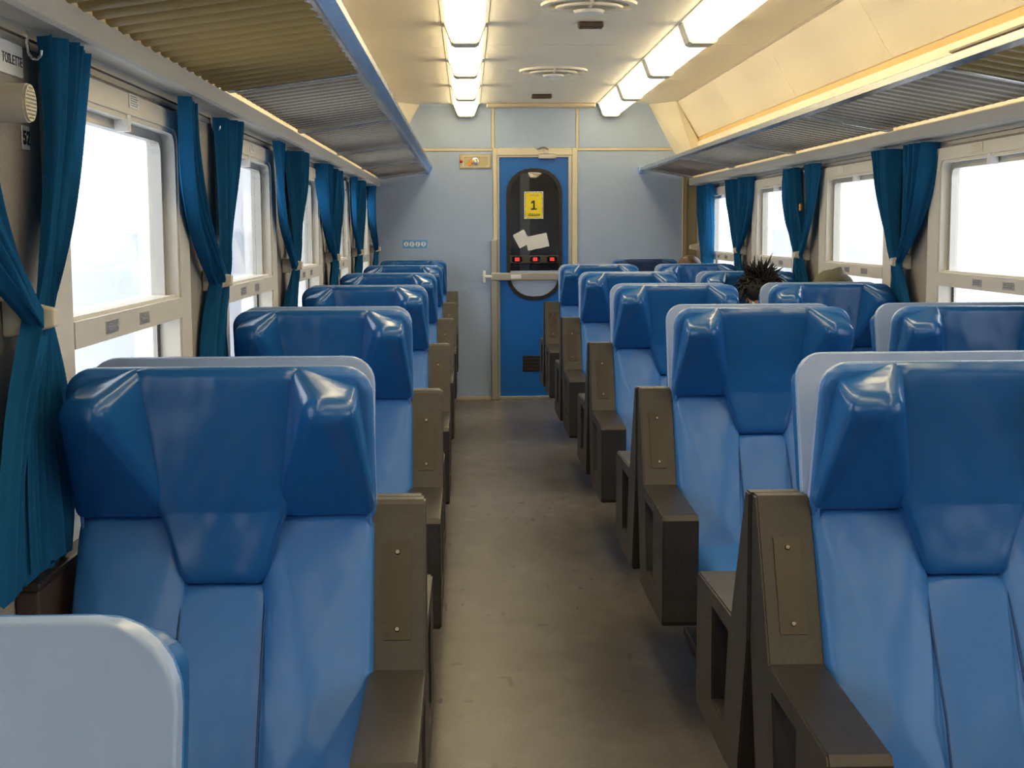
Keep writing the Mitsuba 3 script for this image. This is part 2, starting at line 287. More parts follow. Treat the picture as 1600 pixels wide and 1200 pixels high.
# side walls: a pier grid with window openings
ks = range(-3, 6)
def side_wall(side, name):
    x0, x1 = (XL - 0.07, XL) if side < 0 else (XR, XR + 0.07)
    parts = [bx(x0, x1, YB, YE, 0, WZ0), bx(x0, x1, YB, YE, WZ1, ZC + .1)]
    edges = [YB]
    for k in range(-3, 5): edges += [PIER(k) + WO[0], PIER(k + 1) - WO[1]]
    edges.append(YE)
    for i in range(0, len(edges), 2): parts.append(bx(x0, x1, edges[i], edges[i + 1], WZ0, WZ1))
    sadd(name, cat(*parts), 'm_wall')
side_wall(-1, 'wall_left'); side_wall(1, 'wall_right')
sadd('wall_back', bx(XL - .1, XR + .1, YB - .05, YB, 0, ZC + .1), 'm_end')
wn = 0
for side in (-1, 1):
    X = XL if side < 0 else XR
    o = side                                    # outward sign
    for k in range(-3, 5):
        wn += 1
        y0, y1 = PIER(k) + WO[0], PIER(k + 1) - WO[1]
        key = struct(f'window_{wn}')
        def slab(poly, a, b):                   # polygon in (y,z), from depth a to b (positive = into the room)
            m = ext(poly, abs(b - a)); v = m.vertices.copy(); lo = min(X - o * a, X - o * b)
            m.vertices = np.stack([v[:, 2] + lo, v[:, 0], v[:, 1]], 1); return m
        outer = rrect(y0 - .13, y1 + .13, WZ0 - .08, WZ1 + .05, .05)
        add(key + '__surround', slab(outer.difference(rrect(y0, y1, WZ0, WZ1, .045)), 0, .014), 'm_beige')
        add(key + '__reveal', slab(rrect(y0 - .005, y1 + .005, WZ0 - .005, WZ1 + .005, .045).difference(rrect(y0 + .012, y1 - .012, WZ0 + .012, WZ1 - .012, .045)), -.069, .008), 'm_beige')
        add(key + '__metal_frame', slab(rrect(y0 + .012, y1 - .012, 1.27, WZ1 - .012, .045).difference(rrect(y0 + .04, y1 - .04, 1.28, WZ1 - .035, .035)), -.05, -.025), 'm_alu')
        add(key + '__seal', slab(rrect(y0 + .012, y1 - .012, WZ0 + .012, WZ1 - .012, .045).difference(rrect(y0 + .024, y1 - .024, WZ0 + .03, WZ1 - .024, .035)), -.0535, -.048), 'm_rubber')
        add(key + '__mid_rail', cat(slab(sbox(y0 + .004, 1.236, y1 - .004, 1.292), -.05, .016), slab(sbox(y0 + .012, 1.292, y1 - .012, 1.30), -.05, .0)), 'm_beige')
        add(key + '__glass', slab(sbox(y0 + .01, 1.28, y1 - .01, WZ1 - .01), -.045, -.046), 'm_glass')
        add(key + '__glass', slab(sbox(y0 + .01, WZ0 + .01, y1 - .01, 1.25), -.055, -.056), 'm_glass')
        add(key + '__latch', slab(sbox((y0 + y1) / 2 - .016, WZ1 - .04, (y0 + y1) / 2 + .016, WZ1 + .006), -.02, .012), 'm_white')
        for yy, w in ((.30, .055), (.62, .05)):
            q = add(key + '__rail_plate', slab(sbox(y0 + yy - w, 1.25, y0 + yy + w, 1.278), .016, .018), 'm_alu')
            add(q + '__lettering', cat(*[slab(sbox(y0 + yy - w + .012, z, y0 + yy + w - .012, z + .004), .018, .0186) for z in (1.256, 1.263, 1.270)]), 'm_greyink')
    # ledge strips along the wall top
    sadd('trim_%d' % (1 if side < 0 else 2), cat(bx(X, X - o * .012, YB, YE, 1.832, 1.85), bx(X, X - o * .006, YB, YE, 1.815, 1.829)), 'm_alu')
# corner trim on the right of the end wall
sadd('trim_3', cat(cbox(XR - .13, XR - .085, YE - .05, YE, 0, 1.95, .006), cbox(XR - .085, XR, YE - .02, YE, 0, 1.95, .004)), 'm_gold')

# ------------------------------------------------------------------ ceiling, coves
sc = struct('ceiling')
YS = [YB] + [8.40 + L * i for i in range(-6, 3) if YB < 8.40 + L * i < YE - .2] + [YE]
add('ceiling__backing', bx(XL - .1, XR + .1, YB, YE, ZC + .02, ZC + .06), 'm_dark')
for a, b in zip(YS[:-1], YS[1:]):
    for x0, x1 in ((-0.605, -0.012), (-0.008, 1.216), (1.22, 1.77)):
        add('ceiling__panel', cbox(x0 + .001, x1 - .001, a + .002, b - .002, ZC, ZC + .02, .003), 'm_ceil')
def mir(pts, side): return [(x, z) if side > 0 else (2 * XM - x, z) for x, z in pts]
for side, nm in ((1, 'wall_cove_right'), (-1, 'wall_cove_left')):
    struct(nm)
    for a, b in zip(YS[:-1], YS[1:]):
        b2 = min(b, YE)
        add(nm + '__panel', prism_y(mir([(1.772, 2.549), (1.80, 2.57), (1.975, 2.25), (1.952, 2.25)], side), a + .002, b2 - .002), 'm_cove')
        add(nm + '__lower_band', prism_y(mir([(1.948, 2.212), (1.98, 2.212), (1.98, 1.9), (1.948, 1.9)], side), a + .001, b2 - .001), 'm_cove')
    add(nm + '__groove', prism_y(mir([(1.958, 2.25), (1.98, 2.25), (1.98, 2.21), (1.958, 2.21)], side), YB, YE), 'm_amber')
    add(nm + '__edge_strip', prism_y(mir([(1.762, 2.555), (1.775, 2.555), (1.775, 2.541), (1.762, 2.541)], side), YB, YE), 'm_alu')
    # stepped fairing where the cove meets the end wall
    lo, hi = [(1.565, 2.548), (1.772, 2.548), (1.952, 2.23), (1.952, 2.0), (1.86, 2.0), (1.83, 2.14)], [(1.76, 2.548), (1.772, 2.548), (1.952, 2.23), (1.952, 2.0), (1.945, 2.0), (1.945, 2.22)]
    v = [(x, YE - .001, z) for x, z in mir(lo, side)] + [(x, YE - .27, z) for x, z in mir(hi, side)]
    add(nm + '__end_fairing', m3.Manifold.hull_points(np.array(v)), 'm_cove')
# ceiling fittings
for i, (y, lbl) in enumerate(((6.88, 'larger round ceiling vent of concentric rings, cut by the top of the picture'), (9.68, 'round ceiling vent of concentric rings further down the coach'))):
    t = thing('ceiling_vent', lbl, 'vent', None)
    for r0, r1, z0, z1 in ((.19, .232, -.012, 0), (.125, .165, -.026, -.016), (.0, .075, -.045, -.032)):
        ring = lathe([(max(r0, .0001), z1), (r1, z1), (r1 - .004, z0), (max(r0 + .006, .0001), z0), (max(r0, .0001), z1)], 48) if r0 else lathe([(0, z1), (r1, z1), (r1 - .008, z0), (0, z0)], 48)
        ring.apply_translation((0.59, y, ZC)); add(t + ('__ring' if r0 else '__hub'), ring, 'm_white' if not r0 else 'm_ceil', 30)
    dk = trimesh.creation.cylinder(.19, .004, sections=40); dk.apply_translation((0.59, y, ZC - .002)); add(t + '__recess', dk, 'm_lampcap')
    add(t + '__strut', cat(bx(.59 - .2, .59 + .2, y - .006, y + .006, ZC - .03, ZC - .004), bx(.59 - .006, .59 + .006, y - .2, y + .2, ZC - .03, ZC - .004)), 'm_lampcap')
one('ceiling_grille', cbox(.585, .715, 7.44, 7.52, ZC - .03, ZC, .006), 'm_brown', 'small dark brown grille on the ceiling between the two round vents', 'grille')
one('ceiling_grille', cbox(.52, .68, 11.35, 11.45, ZC - .03, ZC, .006), 'm_brown', 'small dark brown grille on the ceiling close to the end wall', 'grille')
sadd('trim_4', cbox(.17, 1.10, YE - .12, YE - .002, ZC - .035, ZC, .008), 'm_slat')

# ------------------------------------------------------------------ lamp rows
SEG = 1.57
LP = [(-.105, 0), (.105, 0), (.068, -.092), (.052, -.1), (-.052, -.1), (-.068, -.092)]
lamp_d = P(prism_y([(x, z) for x, z in LP], 0.08, SEG - .08), 'm_diffuser')
lamp_d = dict(lamp_d); lamp_d['emitter'] = {'type': 'area', 'radiance': {'type': 'rgb', 'value': list(LAMP)}}
cap_d = [P(prism_y([(x * 1.06, z * 1.12) for x, z in LP], a, b), 'm_lampcap') for a, b in ((0.002, .08), (SEG - .08, SEG - .002))]
base_d = P(bx(-.12, .12, 0, SEG, -.006, 0), 'm_lampcap')
ordn = ['farthest', 'second farthest', 'third farthest', 'fourth farthest', 'fifth farthest', 'sixth farthest', 'seventh farthest', 'eighth farthest', 'ninth farthest']
for sx, row in ((-.005, 'left'), (1.235, 'right')):
    for i in range(9):
        y0 = 12.235 - SEG * (i + 1)
        t = thing('ceiling_lamp', f'glowing box lamp with grey end caps, {ordn[i]} of the {row} ceiling row', 'lamp', f'lamps of the {row} ceiling row')
        tw = T().translate([sx, y0, ZC - .0005])
        add(t + '__diffuser', lamp_d, None, tw=tw); add(t + '__end_cap', cap_d[0], None, tw=tw); add(t + '__end_cap', cap_d[1], None, tw=tw); add(t + '__base_plate', base_d, None, tw=tw)

# ------------------------------------------------------------------ luggage racks
BAR = [UNIT(k) - .10 for k in range(-2, 7)]
for side, wd in ((-1, 'left'), (1, 'right')):
    t = thing('luggage_rack', f'long slatted overhead luggage rack with chrome front rail along the {wd} wall', 'luggage rack')
    M = lambda pts: [((x, z) if side < 0 else (2 * XM - x, z)) for x, z in pts]
    y1 = YE - .06
    add(t + '__back_beam', prism_y(M([(XL, 1.850), (-.752, 1.850), (-.745, 1.857), (-.745, 1.905), (-.76, 1.912), (XL, 1.912)]), YB, y1), 'm_beige')
    if side < 0:
        add(t + '__front_rail', prism_y(M([(-.348, 1.966), (-.322, 1.961), (-.318, 1.966), (-.322, 1.985), (-.348, 1.985)]), YB, y1), 'm_chrome')
        add(t + '__fascia', prism_y(M([(-.3195, 1.9645), (-.297, 2.000), (-.301, 2.004), (-.330, 2.004), (-.330, 1.9645)]), YB, y1), 'm_rail_blue_reflect')  # blue here is a painted-in reflection
        add(t + '__top_strip', prism_y(M([(-.297, 2.0005), (-.2935, 2.016), (-.297, 2.020), (-.322, 2.020), (-.322, 2.004), (-.301, 2.004)]), YB, y1), 'm_chrome')
    else:
        add(t + '__front_rail', prism_y(M([(-.348, 1.971), (-.322, 1.980), (-.322, 1.985), (-.348, 1.985)]), YB, y1), 'm_chrome')
        add(t + '__top_strip', prism_y(M([(-.321, 1.9815), (-.320, 2.003), (-.324, 2.006), (-.345, 2.006), (-.345, 1.9855), (-.324, 1.9855)]), YB, y1), 'm_chrome')
    add(t + '__end_bracket', cat(prism_y(M([(-.350, 1.955), (-.315, 1.962), (-.312, 2.012), (-.350, 2.012)]), y1, YE - .001)), 'm_rail_blue_reflect')
    xa, xb = (-.748, -.335)
    za, zb = 1.922, 1.978
    if side > 0: xb, zb = -.352, 1.992
    def slatmesh(y, w, h=.026, up=.006):
        v = []
        for x, z in ((xa, za), (xb, zb)):
            X = x if side < 0 else 2 * XM - x
            v += [(X, y - w / 2 * math.cos(g), z + up - h * math.sin(g)) for g in np.linspace(0, math.pi, 9)]
        return m3.Manifold.hull_points(np.array(v))
    for i, yb in enumerate(BAR):
        X0, X1 = sorted([(x if side < 0 else 2 * XM - x) for x in (xa, xb)])
        add(t + '__crossbar', prism_y(M([(xa, za - .012), (xb, zb - .012), (xb, zb + .018), (xa, za + .018)]), yb - .045, yb + .045), 'm_beige')
        add(t + '__crossbar_strip', prism_y(M([(xa + .03, za - .015), (xb - .002, zb - .016), (xb - .002, zb - .011), (xa + .03, za - .009)]), yb - .045, yb - .02), 'm_chrome')
    for i in range(len(BAR) - 1):
        a, b = BAR[i] + .045, BAR[i + 1] - .045
        if i < len(BAR) - 3:
            n = 17; w = (b - a) / n
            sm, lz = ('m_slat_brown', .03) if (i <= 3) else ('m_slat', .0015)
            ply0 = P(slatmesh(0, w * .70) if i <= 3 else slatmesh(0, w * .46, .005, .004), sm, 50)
            for j in range(n): add(t + '__slat', ply0, None, tw=T().translate([0, a + w * (j + .5), 0]))
            add(t + '__lid', prism_y(M([(xa, za + lz), (xb, zb + lz), (xb, zb + lz + .006), (xa, za + lz + .006)]), a, b), 'm_gap')
        else:
            if i == len(BAR) - 3:
                n = 24; w = (b - a) / n; ply0 = P(slatmesh(0, w * .46, .004, .003), 'm_slat', 50)
                for j in range(n): add(t + '__slat', ply0, None, tw=T().translate([0, a + w * (j + .5), 0]))
            add(t + '__lid', prism_y(M([(xa, za + .0015), (xb, zb + .0015), (xb, zb + .018), (xa, za + .018)]), a, b), 'm_gap' if i == len(BAR) - 3 else 'm_lid')
    add(t + '__end_lid', prism_y(M([(xa, za), (xb, zb), (xb, zb + .018), (xa, za + .018)]), BAR[-1] + .045, y1), 'm_greyblue')

# ------------------------------------------------------------------ seats (local: faces -y, unit centre plane y = 0)
HW = 0.285
def wing(s):
    pts = [(s * .266, -.070, .955), (s * .115, -.076, .955), (s * .230, -.222, 1.150, .034), (s * .198, -.238, 1.154, .034), (s * .152, -.126, 1.203),
           (s * .266, -.05, .955), (s * .115, -.05, .955), (s * .242, -.128, 1.178), (s * .152, -.122, 1.205)]
    return soft(hull(pts, .018, 2), .016, 10)
wing_d = {s: P(wing(s), 'm_vinyl_dark', True) for s in (-1, 1)}
def centre():
    up = hull([(s * .138, -.122, 1.203) for s in (-1, 1)] + [(s * .104, -.096, .955) for s in (-1, 1)] + [(s * .05, -.103, 1.07) for s in (-1, 1)]
              + [(s * .138, -.12, 1.205) for s in (-1, 1)] + [(s * .104, -.05, .955) for s in (-1, 1)], .02, 1)
    dn_ = hull([(s * .104, -.096, .965) for s in (-1, 1)] + [(s * .064, -.107, .832) for s in (-1, 1)] + [(s * .104, -.05, .965) for s in (-1, 1)] + [(s * .064, -.1, .832) for s in (-1, 1)], .018, 1)
    return soft(up + dn_, .018, 22)
centre_d = P(centre(), 'm_vinyl_dark', True)
def bolster(s):
    pts = []
    for x0, x1 in ((.095, .258),):
        for x in (x0, x1):
            pts += [(s * x, -.046, .91), (s * x, -.285, .45), (s * x, -.03, .91), (s * x, -.10, .43)]
        pts += [(s * .19, -.196, .66), (s * .17, -.25, .56)]
    return soft(hull(pts, .026, 1), .025, 8)
bol_d = {s: P(bolster(s), 'm_vinyl', True) for s in (-1, 1)}
mid_d = P(soft(hull([(s * .07, y, z) for s in (-1, 1) for y, z in ((-.102, .79), (-.285, .45), (-.04, .79), (-.1, .43))], .022, 1), .03, 5), 'm_vinyl', True)
seam_d = P(cat(*[tube([(s * .079, y, z) for y, z in ((-.126, .79), (-.182, .70), (-.26, .58), (-.305, .47))], .0024, 6) for s in (-1, 1)]), 'm_seam', True)
cush_d = P(soft(hull([(s * .235, y, z) for s in (-1, 1) for y, z in ((-.14, .445), (-.62, .44), (-.14, .37), (-.635, .375))] + [(s * .12, y, .455) for s in (-1, 1) for y in (-.35, -.55)], .04, 1), .03, 8), 'm_vinyl', True)
def tilt(z): return -.012 - np.clip(z - .90, 0, 1) * .27
def shell_mesh():
    lo = rrect(-HW, HW, .40, 1.225, .055)
    c = np.asarray(lo.buffer(-.015).exterior.coords)[:-1]
    up = [(x, tilt(z) - dy, z) for x, z in c if z > .9 for dy in (.015, .018)] + [(s * .27, tilt(.9) - dy, .9) for s in (-1, 1) for dy in (.015, .018)] + [(s * .15, tilt(z) - .010, z) for s in (-1, 1) for z in (1.0, 1.15)]
    dn_ = [(s * .27, tilt(z) - dy, z) for s in (-1, 1) for z in (.42, .91) for dy in (.015, .018)]
    return soft(hull(up, .015, 1) + hull(dn_, .015, 1), .03, 4)
shell_d = P(shell_mesh(), 'm_vinyl', True)
_rp = np.asarray(rrect(-HW, HW, .42, 1.225, .055).buffer(-.004).exterior.coords)[:-1]
def rear(zs):
    return hull([(x, tilt(z) - dy, z) for x, z in zs for dy in (-.002, .012)], .004, 1)
rear_d = P(cat(rear([(x, z) for x, z in _rp if z > .9] + [(s * .281, .9) for s in (-1, 1)]), rear([(s * .281, z) for s in (-1, 1) for z in (.44, .9)])), 'm_vinyl_rear_glare', 30)  # thin sheet carrying the painted light on the seat back
_c = np.asarray(rrect(-HW, HW, .42, 1.225, .055).buffer(-.012).exterior.coords)[:-1]
pipe_d = P(tube([(x, tilt(z) - .006, z) for x, z in _c], .003, 6, True), 'm_piping', True)
base_dd = P(cat(rbox(-.20, .20, -.55, -.12, .27, .34, .01), rbox(-.10, .10, -.30, -.02, .0, .29, .01), rbox(-.17, .17, -.40, -.02, .0, .03, .008)), 'm_dark', 40)
AW = .053
def arm():
    outer = [(-.002, .949), (-.002, .655), (-.092, .322), (-.245, .315), (-.60, .320), (-.615, .335), (-.615, .635), (-.603, .650), (-.175, .662), (-.040, .949), (-.032, .957), (-.002, .957)]
    hole = [(-.40, .614), (-.205, .614), (-.250, .40), (-.40, .40)]
    pl = Polygon(outer, [hole])
    a = prism_x(list(pl.buffer(-.004).exterior.coords)[:-1], -AW, AW, [list(pl.buffer(-.004).interiors[0].coords)[:-1]])
    b = prism_x(outer, -AW + .004, AW - .004, [hole])
    # chamfer: hull is not possible (hole), so join two stacked plates
    return cat(a, b)
arm_d = P(arm(), 'm_frame', False)
_sl = np.array([-.135, -.296]); _sl /= np.linalg.norm(_sl)      # down the leaning post face (y,z)
_nn = np.array([-.296, .135]); _nn /= np.linalg.norm(_nn)
def on_post(x0, x1, d0, d1, h0, h1):
    v = []
    for x in (x0, x1):
        for d in (d0, d1):
            for h in (h0, h1):
                q = np.array([-.040, .949]) + _sl * d + _nn * h; v.append((x, q[0], q[1]))
    return m3.Manifold.hull_points(np.array(v))
plate_d = P(on_post(-.026, .026, .075, .262, -.002, .006), 'm_plate')
def screw(d):
    c = lathe([(0, .004), (.004, .004), (.0055, .0), (0, 0)], 12)
    R = np.eye(4); R[:3, 0] = (1, 0, 0); R[:3, 1] = (0, *_sl); R[:3, 2] = np.cross(R[:3, 0], R[:3, 1])
    if R[1, 2] > 0: R[:3, 2] *= -1; R[:3, 0] *= -1
    q = np.array([-.040, .949]) + _sl * d + _nn * .006; R[:3, 3] = (0, q[0], q[1]); c.apply_transform(R); return c
screw_d = {d: P(screw(d), 'm_screw') for d in (.095, .242)}
shaded_d = {k: (P(v, 'm_vinyl_shaded', True)) for k, v in (('c', centre()), (-1, wing(-1)), (1, wing(1)))}  # headrest copies with shade painted in, for the corner seat

def seat(x, yc, face, arms, label, group, dark=False, aisle=0):
    t = thing('passenger_seat', label, 'seat', group)
    tw = T().translate([x - (.008 if face > 0 and x < 0 else 0), yc, 0])
    if face > 0: tw = tw @ T().rotate([0, 0, 1], 180)
    A = lambda n, d, w=tw: add(t + '__' + n, d, None, tw=w)
    A('headrest', shaded_d['c'] if dark else centre_d)
    for s in (-1, 1): A('headrest_wing', shaded_d[s] if dark else wing_d[s])
    k = A('backrest', mid_d); add(k + '__seam', seam_d, None, tw=tw)
    for s in (-1, 1): A('side_bolster', bol_d[s])
    k = A('back_shell', shell_d); q = add(k + '__rear_glare_panel', rear_d, None, tw=tw); lab(q, 'rear face with light painted in as pale blue-grey'); add(k + '__piping', pipe_d, None, tw=tw)
    A('seat_cushion', cush_d); A('seat_base', base_dd)
    for s in arms:
        w = T().translate([s - (.006 if face > 0 else 0), yc, 0])
        if face > 0: w = w @ T().rotate([0, 0, 1], 180)
        k = A('armrest', arm_d, w)
        add(k + '__cover_plate', plate_d, None, tw=w)
        for d in screw_d: add(k + '__screw', screw_d[d], None, tw=w)
    return t
XS_L, XS_A, XS_W = -.465, .948, 1.655
AL, AA, AMID = -.1385, .611, 1.300
nth = ['nearest', 'second', 'third', 'fourth', 'fifth', 'sixth']
seat(XS_L, UNIT(0) - .05, 1, [AL], 'glare-painted back of the closest seat, cut off in the lower left corner', None)
for k in range(1, 7):
    c = UNIT(k)
    n = 'nearest' if k == 1 else nth[k - 1] + ' nearest'
    seat(XS_L, c, -1, [AL], f'blue vinyl single seat facing the viewer, {n} in the left window row', 'single seats of the left row facing the viewer')
    if k < 6:
        seat(XS_L, c, 1, [AL], f'glare-painted blue seat turned away, behind the {n} front-facing seat of the left row', 'single seats of the left row facing away')
        seat(XS_A, c, -1, [AA, AMID], f'blue vinyl seat facing the viewer right of the aisle, {n} of the aisle column', 'aisle seats right of the aisle facing the viewer')
        seat(XS_A, c, 1, [AA, AMID], f'glare-painted blue seat turned away, behind the {n} front-facing seat right of the aisle', 'aisle seats right of the aisle facing away')
        seat(XS_W, c, -1, [], f'blue vinyl seat facing the viewer beside the right windows, {n} of its column', 'window seats on the right facing the viewer')
        seat(XS_W, c, 1, [], f'glare-painted blue seat turned away beside the right windows, {n} of its column', 'window seats on the right facing away')
seat(1.51, UNIT(6), -1, [], 'blue seat with painted-in shade against the end wall in the right far corner', None, dark=True)

# ------------------------------------------------------------------ curtains, tiebacks, hooks
def curtain(side, top, waist, bottom, ztop=1.835, zw=1.325, zbot=.86, folds=5, seed=0, tied=True, out=.045):
    """top/waist/bottom: (y centre, width); a gathered cloth along the wall."""
    X = XL if side < 0 else XR
    nu, nv = 90, 60
    r = np.random.default_rng(seed); ph = r.uniform(0, 6.28, 6)
    u = np.linspace(0, 1, nu)[None, :]; v = np.linspace(0, 1, nv)[:, None]
    z = ztop + (zbot - ztop) * v
    tw_ = (ztop - zw) / (ztop - zbot)
    def prof(a, b, c):
        s1 = np.clip(v / tw_, 0, 1); s2 = np.clip((v - tw_) / (1 - tw_), 0, 1)
        up = a + (b - a) * (s1 ** 1.6 * (0.35 + .65 * s1)); dn__ = b + (c - b) * np.clip(1 - (1 - s2) ** 2.4, 0, 1)
        return np.where(v < tw_, up, dn__)
    yc = prof(top[0], waist[0], bottom[0]); w = prof(top[1], waist[1], bottom[1])
    uu = u + .02 * np.sin(9 * u + ph[0] + 3 * v)
    y = yc + (uu - .5) * w
    amp = (.024 + .010 * np.sin(3 * v + ph[1])) * (1 - .45 * v)
    pinch = np.exp(-((v - tw_) / .12) ** 2) if tied else 0 * v
    f = np.sin(2 * np.pi * folds * uu + ph[2] + 1.2 * np.sin(2.2 * v + ph[3])) + .35 * np.sin(2 * np.pi * folds * 2.3 * uu + ph[4] + 2 * v)
    off = out + amp * f * (1 - .35 * pinch) + .012 * np.sin(5 * v + 4 * uu + ph[5]) + .03 * pinch * (1 - (2 * u - 1) ** 2)
    off = np.clip(off * (1.05 - .3 * v), .006, .088 - .03 * v) + 0 * u
    sag = -.02 * pinch * np.sin(np.pi * u)
    x = X - side * off
    V = np.stack([x + 0 * u, y + 0 * x, z + sag + .012 * np.sin(2 * np.pi * folds * uu + ph[2]) * v], -1).reshape(-1, 3)
    f_ = []
    for i in range(nv - 1):
        for j in range(nu - 1):
            a = i * nu + j; f_.append((a, a + 1, a + nu + 1, a + nu))
    q = np.array(f_); fa = np.vstack([q[:, [0, 1, 2]], q[:, [0, 2, 3]]])
    return trimesh.Trimesh(V, fa, process=False)
def tieback(side):
    # wedge-shaped arm from the wall, with a returned tip
    m = hull([(.006, y, z) for y in (-.02, .02) for z in (-.028, .028)] + [(.022, y, z) for y in (-.02, .02) for z in (-.027, .027)] + [(.085, y, z) for y in (-.01, .012) for z in (-.012, .012)], .005, 1)
    t_ = arr(m); t_.apply_scale((-side, 1, 1))
    if side > 0: t_.invert()
    return t_
tie_d = {s: P(tieback(s), 'm_cream', 30) for s in (-1, 1)}
def hookmesh(side):
    p = [(.004, 0, .045), (.02, 0, .03), (.022, 0, 0), (.025, 0, -.03), (.036, 0, -.047), (.052, 0, -.05), (.064, 0, -.038), (.066, 0, -.022)]
    q = np.array(p); q[:, 0] *= -side
    s = np.linspace(0, len(p) - 1, 30); q = np.stack([np.interp(s, np.arange(len(p)), q[:, i]) for i in range(3)], 1)
    return cat(tube(q, .0055, 8), hull([(-side * .003, 0, z) for z in (.02, .06)], .008, 1))
hook_d = {s: P(hookmesh(s), 'm_chrome', 40) for s in (-1, 1)}
pn = ['nearest', 'second', 'third', 'fourth', 'fifth', 'sixth']
for side, wd in ((-1, 'left'), (1, 'right')):
    X = XL if side < 0 else XR
    for k in range(0 if side < 0 else 0, 6):
        c = PIER(k)
        n = pn[k]
        if k < 5 or side < 0:
            wy = c + .03
            if k < 5 or side < 0:
                nr, fr = (-.43, .27) if side < 0 else (-.24, .27)
                one('curtain', curtain(side, (c + nr, .28), (wy - .02, .07), (c - .10, .20), folds=4, seed=10 * k + side + 100, out=.05), 'm_curtain',
                    f'gathered blue curtain on the near side of the {n} pier of the {wd} wall', 'curtain', f'curtains along the {wd} wall', True)
            if k < 5:
                one('curtain', curtain(side, (c + fr, .28), (wy + .02, .08), (c + .08, .24), folds=5, seed=10 * k + side + 200, out=.045), 'm_curtain',
                    f'gathered blue curtain on the far side of the {n} pier of the {wd} wall', 'curtain', f'curtains along the {wd} wall', True)
            one('curtain_tieback', tie_d[side], None, f'cream plastic curtain holder on the {n} pier of the {wd} wall', 'curtain holder', 'curtain holders', tw=T().translate([X, c, 1.325]))
            one('coat_hook', hook_d[side], None, f'small chrome coat hook above the {n} pier of the {wd} wall', 'hook', 'coat hooks', tw=T().translate([X, c + (.15 if side < 0 else 0), 1.822]) @ T().scale(.6))
        else:
            one('curtain', curtain(side, (c - .48, .62), (c - .48, .50), (c - .5, .6), folds=7, seed=77, tied=False, out=.05), 'm_curtain',
                'loose blue curtain drawn part way across the farthest right window', 'curtain', None, True)
            kk = one('curtain_tieback', tie_d[side], None, 'unused cream curtain holder near the right end of the end wall', 'curtain holder', 'curtain holders', tw=T().translate([X, c + .12, 1.325]))

# ------------------------------------------------------------------ small things on the walls
WL = XL + .001
RY = (0, 1, 0)
def wall_left_text(key, s, h, m, y, z, x=WL + .003, bold=False): return text_on(key, s, h, m, (x, y, z), (0, 1, 0), (0, 0, 1), bold)
t = thing('toilet_sign', 'white sign lettered TOILETTE at the top left', 'sign')
add(t + '__board', cbox(WL, WL + .003, 2.535, 2.67, 1.757, 1.816, .0008), 'm_white')
wall_left_text(t + '__lettering', 'TOILETTE', .017, 'm_ink', 2.607, 1.785)
t = thing('seat_number_label', 'small white label with the number 52 on the left wall', 'label')
add(t + '__board', cbox(WL, WL + .002, 2.65, 2.695, 1.628, 1.672, .0005), 'm_white')
wall_left_text(t + '__lettering', '52', .024, 'm_ink', 2.672, 1.650, bold=True)
t = thing('wall_speaker', 'round cream speaker with a slotted grille below the TOILETTE sign', 'speaker')
sp = trimesh.creation.cylinder(.034, .056, sections=40)
Rm = trimesh.transformations.rotation_matrix(math.pi / 2, [0, 1, 0])
sp.apply_transform(Rm); sp.apply_translation((XL + .028, 2.52, 1.70)); add(t + '__body', sp, 'm_beige', 40)
gr = trimesh.creation.cylinder(.032, .006, sections=40); gr.apply_transform(Rm); gr.apply_translation((XL + .058, 2.52, 1.70)); add(t + '__face', gr, 'm_cream', 40)
for i in range(9):
    zz = -.026 + .0065 * i; h = math.sqrt(.029 ** 2 - zz ** 2)
    add(t + '__slot', bx(XL + .0605, XL + .0615, 2.52 - h, 2.52 + h, 1.70 + zz - .0015, 1.70 + zz + .0015), 'm_plate')
def notice(side, y, z, w, h, label, m='m_white'):
    X = XL if side < 0 else XR; s = -side
    t = thing('window_notice', label, 'notice')
    add(t + '__card', cbox(X + s * .0145, X + s * .0165, y - w / 2, y + w / 2, z - h / 2, z + h / 2, .0005), m)
    add(t + '__print', cat(*[bx(X + s * .0165, X + s * .017, y - w * .4, y + w * (.4 if i % 2 else .3), z + h * .32 - i * h * .16, z + h * .32 - i * h * .16 + h * .06) for i in range(5)]), 'm_greyink')
notice(-1, 3.49, 1.788, .10, .034, 'small white printed notice above the nearest left window')
notice(-1, 5.37, 1.785, .09, .034, 'small pale notice above the second left window')
notice(1, 5.45, 1.785, .13, .034, 'small yellowed notice above the nearest right window', 'm_cream')
notice(1, 7.45, 1.785, .10, .034, 'small pale notice above the second right window from the camera')
for k in (1, 2):
    one('wall_label', cbox(XR - .003, XR - .001, PIER(k) - .02, PIER(k) + .02, 1.60, 1.655, .0005), 'm_white', f'small white label between the curtains of the {"second" if k == 1 else "third"} right pier', 'label')
one('orange_hanger', hull([(XR - .085, PIER(3) - .12, 1.61), (XR - .085, PIER(3) - .12, 1.585)], .009, 2), 'm_orange', 'tiny orange tag hanging between the curtains on the right', 'tag', smooth=40)
t = thing('waste_bin', 'dark brown waste bin on the left wall under the nearest curtain', 'bin')
add(t + '__box', rbox(XL + .001, XL + .045, 2.50, 2.86, .38, .835, .006), 'm_brown'); add(t + '__lid', rbox(XL + .001, XL + .05, 2.49, 2.87, .835, .85, .005), 'm_plate')

